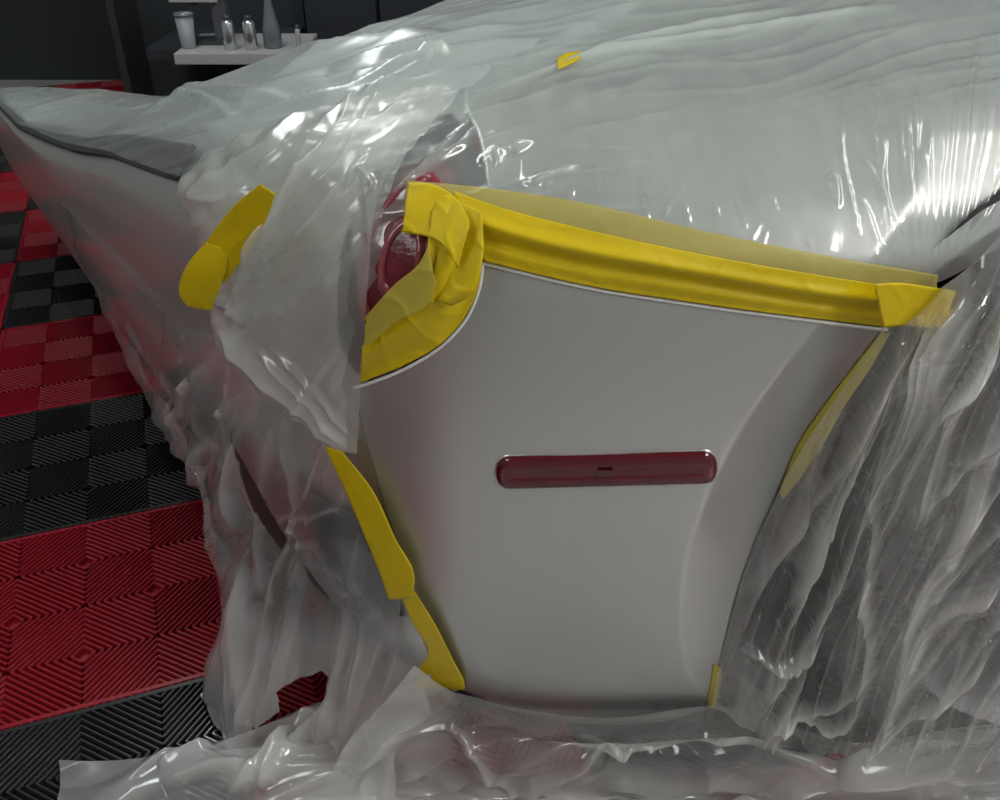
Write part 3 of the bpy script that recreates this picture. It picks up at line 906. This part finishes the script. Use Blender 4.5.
# --- sheet over the wheel opening
def zf(px, py): return z_(px, py, 0.03)[2]
rows = [
 [(886, 322, .606), (905, 305, .608), (940, 288, .608), (975, 262, .595), (1010, 228, .60), (1070, 200, .60), (1150, 165, .60)],
 [(868, 352, .610), (890, 352, .612), (925, 345, .602), (965, 335, .575), (1010, 320, .57), (1075, 300, .57), (1150, 280, .58)],
 [(836, 398, .612), (864, 402, .612), (902, 405, .60), (945, 405, .58), (1000, 400, .56), (1075, 390, .555), (1150, 375, .565)],
 [(800, 452, .618), (832, 462, .625), (876, 472, .612), (928, 475, .585), (992, 475, .56), (1070, 468, .55), (1150, 460, .555)],
 [(770, 510, .622), (804, 525, .635), (856, 540, .625), (915, 545, .595), (985, 548, .56), (1068, 545, .545), (1150, 540, .545)],
 [(746, 568, .626), (784, 588, .642), (840, 604, .632), (904, 612, .60), (978, 614, .56), (1065, 612, .54), (1150, 608, .535)],
 [(729, 626, .632), (770, 648, .645), (828, 666, .632), (894, 674, .60), (972, 674, .56), (1062, 672, .53), (1150, 668, .525)],
 [(716, 680, .640), (762, 696, .64), (822, 716, .620), (888, 726, .59), (968, 722, .55), (1060, 716, .52), (1150, 712, .51)],
 [(712, 708, .645), (764, 722, .64), (826, 746, .61), (888, 762, .58), (968, 758, .54), (1060, 752, .50), (1150, 748, .49)],
]
G = ctrl(rows, 330, 300)
leftfade = smooth(0, 60, np.arange(300))[None, :] * smooth(0, 70, np.arange(330))[:, None]
disp = (dirnoise(G, 117, 420, 46, 0.034, 51, 1.1) + dirnoise(G, 110, 260, 20, 0.006, 55, 1.3) + dirnoise(G, 125, 90, 10, 0.0012, 57, 1.3)) * leftfade
disp += 0.004 * gnoise(G[..., 0] / 30, G[..., 1] / 30, 14) * leftfade
wf = [((925, 300), (880, 400), (815, 520), (780, 590)), ((950, 300), (905, 420), (850, 540), (808, 620)), ((975, 300), (915, 420), (885, 500), (868, 600), (850, 690)),
      ((1000, 330), (940, 420), (900, 500), (870, 560)), ((985, 500), (930, 600), (905, 700), (890, 740)), ((1000, 560), (950, 600), (920, 660)), ((868, 560), (872, 650), (850, 720), (780, 700)),
      ((905, 330), (850, 430), (790, 560)), ((1000, 620), (940, 690), (870, 740)), ((885, 660), (840, 700), (770, 705)), ((1000, 400), (980, 480), (960, 540)),
      ((740, 600), (760, 560), (800, 480)), ((735, 650), (790, 640), (830, 610))]
pz = 0.75 * dirnoise(G, 117, 420, 46, 1.0, 51, 7) + 0.45 * dirnoise(G, 110, 260, 20, 1.0, 55, 6) + 0.25 * dirnoise(G, 30, 60, 9, 1.0, 58, 8)
for f in wf:
    hh, ww = random.uniform(0.014, 0.024), random.uniform(3.5, 6)
    disp += crease(G, f, hh, ww) * np.clip(leftfade * 2, 0, 1)
    pz = pz + crease(G, f, 0.95, ww * 0.9)
for k in range(110):   # short glinting crinkles across the folds
    x0, y0 = random.uniform(790, 1010), random.uniform(330, 720)
    if x0 < 900 and y0 < 330 + (900 - x0) * 1.3: continue
    ln = random.uniform(12, 45); a = math.radians(random.uniform(12, 38))
    disp += crease(G, ((x0, y0), (x0 + ln * math.cos(a), y0 - ln * math.sin(a))), 0.0035, 1.6)
wsheet, _ = make_sheet('plastic_sheet', G, disp, M['wheel_sheet'], 'crumpled clear plastic sheet covering the wheel opening in long folds', pleat_lighten=np.clip(pz * np.clip(leftfade + 0.2, 0, 1), 0, 1))

# --- sheet tucked under the bumper edge and spread over the floor
def fr(px, py, z=0.012): return z_(px, py, z)
def fw(x, y, z=0.012):
    r = np.array([x, y, z]) - CAM; d = r @ FW
    return (500 + FPX * (r @ RT) / d, 400 - FPX * (r @ UP) / d, y)
rows = [
 [(415, 664, .640), (440, 684, .638), (480, 698, .638), (545, 711, .640), (620, 716, .642), (700, 706, .640), (760, 712, .63), (850, 742, .60), (960, 728, .57), (1080, 715, .54)],
 [(380, 705, .655), (425, 712, .645), (475, 722, .642), (545, 734, .645), (620, 740, .645), (700, 735, .635), (770, 740, .62), (850, 758, .59), (960, 748, .555), (1080, 735, .52)],
 [(345, 745, .655), (405, 745, .64), (470, 752, .632), (545, 760, .63), (620, 765, .628), (700, 764, .615), (775, 768, .60), (860, 778, .575), (965, 768, .54), (1080, 758, .505)],
 [fr(320, 790), fr(395, 790), fr(468, 790), fr(545, 792), fr(622, 795), fr(702, 792), fr(780, 794), fr(865, 800), fr(970, 795), fr(1090, 785)],
 [fr(290, 850), fr(385, 850), fr(465, 850), fr(545, 850), fr(625, 850), fr(705, 850), fr(785, 850), fr(870, 850), fr(980, 850), fr(1100, 845)],
 [fw(x_, 0.34) for x_ in (-.22, -.12, -.04, .04, .12, .20, .28, .36, .46, .58)],  # unseen rows towards the camera, added to grey the bumper's reflection
 [fw(x_, 0.05) for x_ in (-.40, -.24, -.10, .04, .16, .28, .40, .52, .66, .84)],
 [fw(x_, -0.30) for x_ in (-.55, -.34, -.16, .02, .18, .34, .50, .66, .84, 1.05)],
]
W = ctrl([[at(*c) for c in r] for r in rows], 260, 420)
Gp = W - CAM; dep = np.maximum(Gp @ FW, 0.2)
G = np.stack([500 + FPX * (Gp @ RT) / dep, 400 - FPX * (Gp @ UP) / dep, W[..., 1]], -1)
Gn = np.stack([500 + W[..., 0] * 1150, 780 - (W[..., 1] - 0.6) * 1150 - W[..., 2] * 700], -1)
disp = dirnoise(Gn, 168, 380, 60, 0.014, 61, 1.1) + dirnoise(Gn, 25, 260, 45, 0.006, 63, 1.1) + 0.004 * gnoise(Gn[..., 0] / 90, Gn[..., 1] / 60, 15)
tuck = smooth(0, 30, np.arange(260))[:, None]
disp *= (0.15 + 0.85 * tuck)
pz = np.clip(disp / 0.02 - 0.4, 0, 1) ** 2 * 0.6 + 1.15 * smooth(752, 786, G[..., 1]) + 0.7 * smooth(470, 420, G[..., 0]) + 0.5 * smooth(860, 920, G[..., 0])
for f, h_, w_ in [(((440, 692), (490, 712), (560, 722), (700, 722)), 0.006, 4), (((450, 715), (490, 765), (515, 790)), 0.014, 6), (((640, 728), (560, 770), (480, 800)), 0.014, 5),
                  (((636, 726), (600, 762), (560, 785)), 0.010, 4), (((430, 700), (380, 740), (330, 800)), 0.014, 9), (((700, 728), (760, 748), (840, 772)), 0.012, 5),
                  (((840, 772), (900, 760), (1000, 740)), 0.014, 6), (((600, 785), (720, 778), (840, 790)), 0.012, 6)]:
    disp += crease(G, f, h_, w_)
    if w_ > 4: pz = pz + crease(G, f, 0.5, w_ * 0.7)
lsheet, _ = make_sheet('plastic_sheet', G, disp, M['floor_sheet'], 'crumpled plastic sheet tucked under the bumper edge and spread on the floor', clear=0.004, W=W, pleat_lighten=np.clip(pz, 0, 1))

# --- loose end lying on the tiles
rows = [[fr(60, 762), fr(120, 760), fr(165, 756), fr(205, 748), fr(240, 742, .02), fr(275, 728, .03), fr(305, 712, .05), fr(332, 700, .07)],
        [fr(60, 790), fr(120, 785), fr(165, 780), fr(210, 775, .03), fr(250, 768, .04), fr(290, 755, .05), fr(325, 742, .06), fr(355, 735, .06)],
        [fr(55, 830), fr(120, 825), fr(165, 820), fr(215, 815, .02), fr(260, 808, .03), fr(305, 800, .04), fr(340, 795, .04), fr(375, 790, .04)],
        [fr(45, 960), fr(115, 950), fr(165, 940), fr(220, 930), fr(270, 925), fr(315, 920), fr(352, 915), fr(390, 910)]]
G = ctrl(rows, 110, 260)
disp = dirnoise(G, 160, 300, 36, 0.014, 71, 1.1) + 0.003 * gnoise(G[..., 0] / 60, G[..., 1] / 40, 16)
for f in [((330, 702), (290, 745), (225, 800)), ((300, 735), (260, 790)), ((165, 790), (220, 772), (260, 770)), ((160, 770), (215, 752))]:
    disp += crease(G, f, 0.016, 6)
loose, _ = make_sheet('plastic_sheet', G, disp, M['floor_sheet'], 'loose bright end of plastic sheet lying across the black floor tile', pleat_lighten=np.clip(disp / 0.02, 0.25, 1))

# ================================================================= TAPE
def tape(name_label, a, b_, mat, off=0.006, n=60, m=12, groove=None, wr=0.0012, seed=0, fn=catmull, tree=None, extra=None, group=None, ends=0.0, Yf=None):
    G2 = strip(a, b_, n, m, fn)
    if ends > 0:   # hand-torn ends
        j = gnoise(np.arange(m) / 2.2, np.zeros(m), seed + 3) * ends
        d0 = G2[1] - G2[0]; d1 = G2[-1] - G2[-2]
        G2[0] += d0 / (np.linalg.norm(d0, axis=1, keepdims=True) + 1e-9) * j[:, None]
        G2[-1] += d1 / (np.linalg.norm(d1, axis=1, keepdims=True) + 1e-9) * j[::-1, None]
    if Yf is None: P = hits(G2, tree)
    else:
        tt_ = np.linspace(0, 1, n)[:, None, None] * np.ones((n, m, 1))
        P = to_world(np.concatenate([G2, Yf(tt_)], -1))
    v = rays(G2); v /= np.linalg.norm(v, axis=-1, keepdims=True)
    nr = normals(P)
    h = np.full(P.shape[:2], off)
    u = np.linspace(0, 1, m)[None, :]; t = np.linspace(0, 1, n)[:, None]
    h = h + wr * 0.35 * gnoise(G2[..., 0] / 30, G2[..., 1] / 30, seed) + wr * 0.6 * ridged(G2[..., 0] / 45, G2[..., 1] / 45, seed + 2, 5)
    if groove is not None:
        c, wd, dp = groove
        h = h - dp * np.exp(-((u - c - 0.02 * np.sin(t * 9)) / wd) ** 2)
    if extra is not None: h = h + extra(t, u, G2)
    P = P - v * h[..., None]
    o = grid_obj('masking_tape', P, mat, None, solid=0.00035)
    tag(o, name_label, 'tape', group)
    return o

# wide paler band stuck on the film, then the saturated band on the seam
tape('paler wide tape band stuck on the film along the upper seam', [(406, 180), (480, 187), (580, 202), (700, 230), (850, 260), (938, 275)],
     [(404, 235), (480, 228), (600, 250), (760, 283), (850, 300), (934, 306)], M['tape_thin'], 0.0135, 120, 14, None, 0.0011, 1, ends=2)
tape('bright yellow tape sealing the long seam above the bare bumper', [(452, 190), (490, 204), (580, 228), (700, 254), (800, 272), (888, 286)],
     [(484, 261), (540, 275), (600, 288), (670, 299), (740, 309), (886, 327)], M['tape'], 0.0165, 150, 40, (0.60, 0.14, 0.010), 0.0008, 2, ends=1.5,
     extra=lambda t, u, G2: -0.012 * smooth(0.55, 0.98, u) + 0.004 * np.exp(-((u - 0.42) / 0.16) ** 2) * (1 - t * 0.5))
tape('torn end of yellow tape folded past the wheel arch', [(874, 284), (900, 283), (930, 287), (956, 291)], [(884, 328), (905, 326), (930, 328), (944, 327)],
     M['tape'], 0.0420, 30, 16, None, 0.002, 3, ends=2, extra=lambda t, u, G2: 0.004 * np.sin(t * 5 + u * 2))
# pieces around the tail light
tape('yellow tape patch folded over the top corner of the tail light', [(408, 182), (432, 184), (456, 198), (470, 222)], [(402, 232), (416, 234), (436, 240), (458, 268)],
     M['tape'], 0.0300, 40, 20, None, 0.0025, 4, ends=2, extra=lambda t, u, G2: 0.003 * np.sin(t * 7 + u * 3))
tape('upright strip of yellow tape beside the tail light', [(432, 188), (428, 240), (424, 285), (422, 296)], [(482, 212), (482, 262), (470, 296), (452, 306)],
     M['tape'], 0.0245, 46, 22, None, 0.0022, 5, ends=2, extra=lambda t, u, G2: 0.004 * np.sin(u * 6 + t * 4))
tape('curved yellow tape lining the round cutout of the bumper', [(482, 260), (479, 284), (466, 315), (443, 342), (407, 364), (360, 383)], [(440, 236), (426, 290), (406, 310), (385, 326), (362, 346)],
     M['tape'], 0.0030, 80, 24, None, 0.0022, 6, ends=1.5, extra=lambda t, u, G2: 0.022 * smooth(0.05, 0.8, u))
tape('dull see-through tape piece bridging the tail light lens', [(428, 246), (420, 262), (394, 285), (366, 316)], [(436, 286), (428, 305), (400, 320), (363, 350)],
     M['tape_pale'], 0.0330, 40, 16, None, 0.0022, 7, ends=2)
# wheel-arch edge strip
tape('narrow pale tape edging the wheel arch', [(881, 333), (858, 362), (826, 404), (798, 446), (779, 492)], [(890, 333), (873, 364), (846, 404), (816, 456), (783, 500)],
     M['tape_pale'], 0.0025, 80, 8, None, 0.0010, 8, ends=1)
tape('small scrap of pale tape at the foot of the wheel arch', [(714, 664), (710, 690), (707, 708)], [(722, 668), (720, 690), (716, 706)], M['tape_pale'], 0.0030, 20, 6, None, 0.0008, 9)
# lower left pair
tape('long yellow tape strip running down the left bumper edge', [(324, 446), (343, 486), (366, 540), (380, 575), (389, 600)], [(342, 452), (372, 490), (397, 542), (414, 574), (413, 598)],
     M['tape'], 0.0230, 70, 14, None, 0.0015, 10, ends=2.5)
tape('short yellow tape strip at the bottom of the left bumper edge', [(398, 588), (412, 622), (428, 655), (418, 672), (417, 686)], [(415, 592), (437, 628), (454, 662), (464, 682), (465, 691)],
     M['tape'], 0.0200, 50, 16, None, 0.0015, 11, ends=2.5)
# on the flap and the deck
tape('upper half of the yellow tape band on the milky flap', [(260, 184), (234, 206), (210, 236), (198, 252)], [(275, 194), (268, 216), (252, 246), (224, 284)], M['tape'], 0.0, 40, 16, None, 0.0015, 12, ends=2, Yf=lambda t: 0.652 + 0.034 * t)
tape('folded lower end of the yellow tape band on the milky flap', [(206, 243), (192, 258), (181, 278), (179, 294), (187, 307)], [(229, 250), (227, 266), (221, 285), (215, 300), (212, 311)], M['tape'], 0.0, 40, 18, None, 0.0018, 13, ends=2, Yf=lambda t: 0.678 + 0.020 * t,
     extra=lambda t, u, G2: 0.006 * np.sin(t * 3))
tape('small torn tape end stuck on the film near the skyline', [(557, 58), (566, 53), (580, 51)], [(558, 69), (568, 65), (581, 58)], M['tape'], 0.034, 16, 8, None, 0.0012, 14, ends=1)

# ================================================================= BACKGROUND SHELF AND CABINETS
YS = 3.2
def bx(px0, py0, px1, py1, Y):
    a, c = at(px0, py0, Y), at(px1, py1, Y)
    return a, c
# tall dark cabinets against the back wall
zc0 = -0.0
for (pa, pb, lab) in ((303, 378, 'narrow slate cabinet beside the shelf of bottles'), (378, 478, 'slate cabinet standing between two others'), (478, 600, 'slate cabinet partly hidden by the covered car')):
    x0, x1 = at(pa, 20, 3.75)[0], at(pb, 20, 3.75)[0]
    r = empty('tall_cabinet', ((x0 + x1) / 2, 4.0, 0.0), lab, 'cabinet')
    wd = x1 - x0
    box('body', (0, 0.01, 1.05), (wd - 0.004, 0.44, 2.1), M['cabinet'], r, 0.004)
    d_ = box('door', (0, -0.224, 1.06), (wd - 0.016, 0.02, 2.0), M['cabinet'], r, 0.004)
    box('handle', (wd / 2 - 0.05, -0.245, 1.15), (0.012, 0.022, 0.22), M['dark_plastic'], d_, 0.004)
# shelf
s0 = at(174, 53, YS); s1 = at(300, 45, YS)
zt = s0[2]
shelf = box('wall_shelf', ((s0[0] + s1[0]) / 2, YS + 0.16, zt - 0.018), (s1[0] - s0[0], 0.34, 0.036), M['shelf'], None, 0.004)
tag(shelf, 'light grey shelf board carrying bottles and a steel machine', 'shelf')
# shelf carcass behind and below so that the board is carried
unit = empty('shelf_unit', ((s0[0] + s1[0]) / 2 - 0.1, 3.9, 0), 'dark open shelving standing behind the grey board', 'shelving')
ux = (s0[0] + s1[0]) / 2 - 0.1
box('back_panel', (-0.14, -0.0, 0.9), (0.68, 0.03, 1.8), M['wall_dark'], unit, 0.003)
box('side_panel', (-0.48, -0.12, 0.9), (0.03, 0.26, 1.8), M['wall_dark'], unit, 0.003)
box('upright', (0.18, -0.12, zt / 2 - 0.02), (0.03, 0.30, zt - 0.04), M['wall_dark'], unit, 0.003)
box('bearer', (-0.05, -0.26, zt - 0.057), (0.50, 0.40, 0.04), M['wall_dark'], unit, 0.003)

def put(px, Y): return at(px, 50, Y)[0] * 1.0
def hgt(n_px): return n_px / 900.0 * (YS * math.cos(PITCH) + (1 - zt) * math.sin(PITCH)) / math.cos(PITCH - math.radians(20)) * 1.02
pxm = (YS * math.cos(PITCH) + (1 - zt) * math.sin(PITCH)) / 900.0    # metres per photo pixel there
def stand(name, px_foot, dy, label, cat):
    p = at_z(px_foot, 51, zt)
    return empty(name, (p[0], YS + 0.06 + dy, zt), label, cat)
# cup under the machine head
c = stand('lidded_cup', 185, 0.02, 'pale tapered cup with a lid under the steel machine head', 'cup')
lathe('cup_body', [(0.0, 0.0), (0.022, 0.0), (0.024, 0.004), (0.031, 0.105), (0.029, 0.105)], M['grey_plastic'], c, 28)
lathe('lid', [(0.034, 0.105), (0.035, 0.110), (0.031, 0.116), (0.0, 0.118)], M['smoke'], c, 28)
mch = stand('drink_machine', 199, 0.11, 'boxy steel machine with overhanging head on the grey shelf', 'machine')
box('base', (-0.01, 0, 0.006), (0.15, 0.10, 0.012), M['dark_plastic'], mch, 0.003)
box('column', (0.045, 0.03, 0.10), (0.05, 0.06, 0.19), M['smoke'], mch, 0.008)
hd = box('head', (-0.015, 0.0, 0.185), (0.17, 0.12, 0.085), M['steel'], mch, 0.01)
box('trim_strip', (-0.015, -0.062, 0.148), (0.165, 0.006, 0.012), M['shelf'], hd, 0.002)
box('spout', (-0.035, -0.01, 0.135), (0.022, 0.03, 0.022), M['dark_plastic'], mch, 0.004)
# two steel cans, tall dark bottle, small vial
for px, lab in ((229, 'shiny steel can with a small cap, beside the drink machine'), (250, 'shiny steel can standing next to the tall smoky bottle')):
    c = stand('steel_can', px, 0.0, lab, 'can')
    lathe('can_body', [(0.0, 0.0), (0.020, 0.0), (0.022, 0.004), (0.022, 0.085), (0.018, 0.093), (0.012, 0.095)], M['steel'], c, 28)
    lathe('cap', [(0.0115, 0.094), (0.012, 0.106), (0.009, 0.109), (0.0, 0.109)], M['dark_plastic'], c, 20)
c = stand('tall_bottle', 270, 0.03, 'tall smoky bottle with a long neck on the grey shelf', 'bottle')
lathe('bottle_body', [(0.0, 0.0), (0.031, 0.0), (0.033, 0.005), (0.031, 0.06), (0.024, 0.09), (0.017, 0.125), (0.013, 0.15), (0.013, 0.165)], M['smoke'], c, 28)
lathe('stopper', [(0.014, 0.164), (0.0145, 0.185), (0.011, 0.190), (0.0, 0.190)], M['grey_plastic'], c, 20)
c = stand('small_vial', 296, 0.03, 'small slim vial alone at the cabinet end of the shelf', 'vial')
lathe('vial_body', [(0.0, 0.0), (0.0085, 0.0), (0.009, 0.003), (0.009, 0.055), (0.006, 0.062)], M['grey_plastic'], c, 20)
lathe('cap', [(0.0065, 0.061), (0.007, 0.072), (0.0, 0.073)], M['dark_plastic'], c, 16)
